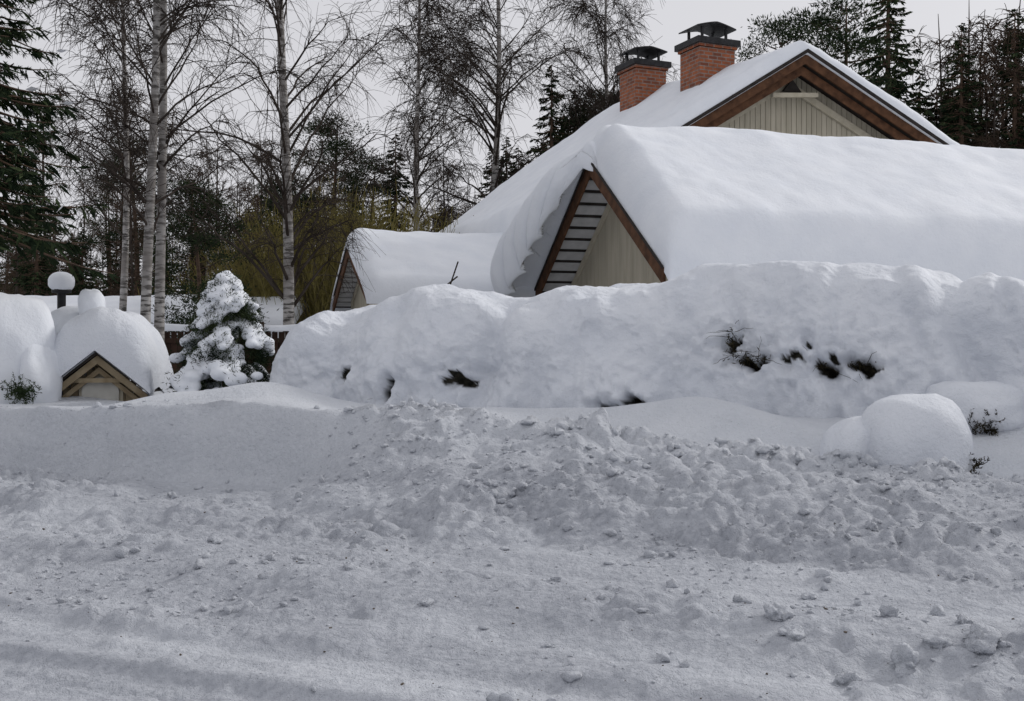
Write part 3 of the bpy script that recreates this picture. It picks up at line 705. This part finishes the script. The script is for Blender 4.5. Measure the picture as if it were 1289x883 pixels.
put(b4,'birch_tree.003',-.85,43,rz=.3)
put(b5,'birch_tree.004',-3.2,40,rz=0)
put(b5,'birch_tree.005',-10.6,30,.85,rz=3.2)
put(b4,'birch_tree.006',4.2,46,.9,rz=2.2)
s1=spruce('spruce_mesh_a',8.6,2.5,201,1.5,.015,.29,m=28,wf=.18,lf=.8)
s2=spruce('spruce_mesh_b',12,2.4,202,1.1,.0,m=20,wf=.36)
s3=spruce('spruce_mesh_c',15,3.0,203,1.0,.0,m=22,wf=.36)
p1=pine('pine_mesh_a',13,2.6,301)
p2=pine('pine_mesh_b',9,2.4,302,.1,ncl=75,m=220)
put(s1,'spruce_tree',-8.0,16.0,1.04)
put(p2,'pine_tree',-8.1,28.5,.55)
put(p2,'pine_tree.001',-8.6,43,.8,1)
put(p1,'pine_tree.002',-6.8,42,.72,2)
put(s2,'spruce_tree.001',-4.4,42,.72,1)
put(s2,'spruce_tree.002',1.6,45,1.0,2)
put(s2,'spruce_tree.006',2.7,47,.95,3)
put(s3,'spruce_tree.003',16.9,50,1.22,2)
put(p1,'pine_tree.003',14.2,48,1.12,1,sz=1.2);put(p1,'pine_tree.004',11.3,47,.85,3,sz=1.12)
put(p1,'pine_tree.005',3.6,48,.90,.5)
put(s3,'spruce_tree.004',20.2,50,1.0,4);put(s2,'spruce_tree.005',22.6,50,1.3,4)
A=Acc();N=1400
P=np.stack([rng.normal(-4.9,1.2,N),rng.normal(33,.7,N),np.full(N,.9)],1)
D=unit(np.stack([(P[:,0]+4.9)*.24+rng.normal(size=N)*.20,rng.normal(size=N)*.25,np.ones(N)],1));q=np.linspace(0,1,6)[None,:,None]
Lw=rng.uniform(3.0,5.7,N)*(1-.06*np.abs(P[:,0]+4.9))
C=P[:,None]+D[:,None]*q*Lw[:,None,None]+np.cumsum(rng.normal(size=(N,6,3)),1)*.06
A.add(tubes(C,.012*(1-.6*q[...,0])*np.ones((N,1)),3))
idx=np.repeat(np.arange(N),6);f=rng.uniform(1.5,5,len(idx));i=np.minimum(f.astype(int),4);w=(f-i)[:,None];S=C[idx,i]*(1-w)+C[idx,i+1]*w
D=unit(rng.normal(size=S.shape)*.5+[0,0,.8]);q=np.linspace(0,1,3)[None,:,None]
A.add(tubes(S[:,None]+D[:,None]*q*.6,.007*np.ones((len(S),3)),3))
A.mesh('willow_bush',[M_olive])
fo=empty('distant_forest',(0,60,1))
bf1=birch('forest_birch_a',15,.11,401,n1=26,n2=6,n3=4,spread=.26,start=.15,twigr=.013,th=1.3,mats=[M_twig,M_twig2])
bf2=birch('forest_birch_b',12,.09,402,n1=26,n2=6,n3=4,spread=.30,start=.08,twigr=.013,th=1.3,mats=[M_birch,M_twig2])
def ft(me,x,y,sc,szf=1):
    o=bpy.data.objects.new('forest_tree',me);col.objects.link(o);o.location=(x,y,1.3);o.scale=(sc,sc,sc*szf);o.rotation_euler=(0,0,rng.uniform(0,6));setpar(o,fo)
for i in range(150):
    y=rng.uniform(46,100);px=rng.uniform(-.52,.56);x=px*y
    k=rng.uniform();me=bf1 if k<.38 else bf2 if k<.72 else s2 if k<.86 else s3 if k<.91 else p1
    sc=rng.uniform(.55,1.0)
    if -.10<px<.03: sc*=.85
    if me in (s2,s3,p1): sc*=.78
    if px>.30: sc*=1.15
    ft(me,x,y,sc)
for i in range(40): ft(bf1 if i%2 else s2,rng.uniform(20.0,28),rng.uniform(49,57),rng.uniform(.9,1.25))
for i in range(18): ft(s2 if i%2 else p1,rng.uniform(-2,5.5),rng.uniform(50,58),rng.uniform(.75,1.0))
for i in range(60):
    y=rng.uniform(44,62);x=rng.uniform(-.47,-.02)*y;ft((bf1,bf2,s2)[i%3],x,y,rng.uniform(.38,.64))
for i in range(90):
    y=rng.uniform(100,135);x=rng.uniform(-.6,.62)*y
    me=s2 if rng.uniform()<.4 else bf1
    sc=rng.uniform(.8,1.2)*1.6;ft(me,x,y,sc,.65)
# ------------------------------------------------------------------ world, light, camera
w=bpy.data.worlds.new('World');scene.world=w;w.use_nodes=True;nt=w.node_tree
bg=nt.nodes['Background'];sky=nt.nodes.new('ShaderNodeTexSky');sky.sky_type='NISHITA';sky.sun_disc=False
EL,AZ=math.radians(30),math.radians(58)
sky.sun_elevation=EL;sky.sun_rotation=AZ;sky.air_density=1;sky.dust_density=5
hsv=nt.nodes.new('ShaderNodeHueSaturation');hsv.inputs['Saturation'].default_value=.12
nt.links.new(sky.outputs[0],hsv.inputs['Color'])
mx=nt.nodes.new('ShaderNodeMix');mx.data_type='RGBA';mx.inputs[0].default_value=.85
nt.links.new(hsv.outputs[0],mx.inputs[6]);mx.inputs[7].default_value=(7.25,7.25,7.65,1)
nt.links.new(mx.outputs[2],bg.inputs[0]);bg.inputs[1].default_value=.1
sl=bpy.data.lights.new('sun','SUN');sl.energy=1.5;sl.angle=math.radians(10);sl.color=(1,.97,.93)
so=bpy.data.objects.new('sun',sl);col.objects.link(so)
d=Vector((math.sin(AZ)*math.cos(EL),math.cos(AZ)*math.cos(EL),math.sin(EL)))
so.rotation_euler=(-d).to_track_quat('-Z','Y').to_euler()
cam=bpy.data.cameras.new('camera');co=bpy.data.objects.new('camera',cam);col.objects.link(co)
co.location=(0,0,1.7);co.rotation_euler=(math.radians(90),0,0);cam.lens=39.1;cam.sensor_width=36;cam.clip_end=2000
scene.camera=co
scene.view_settings.view_transform='Standard';scene.view_settings.look='None';scene.view_settings.exposure=0
print('done',len(bpy.data.objects))
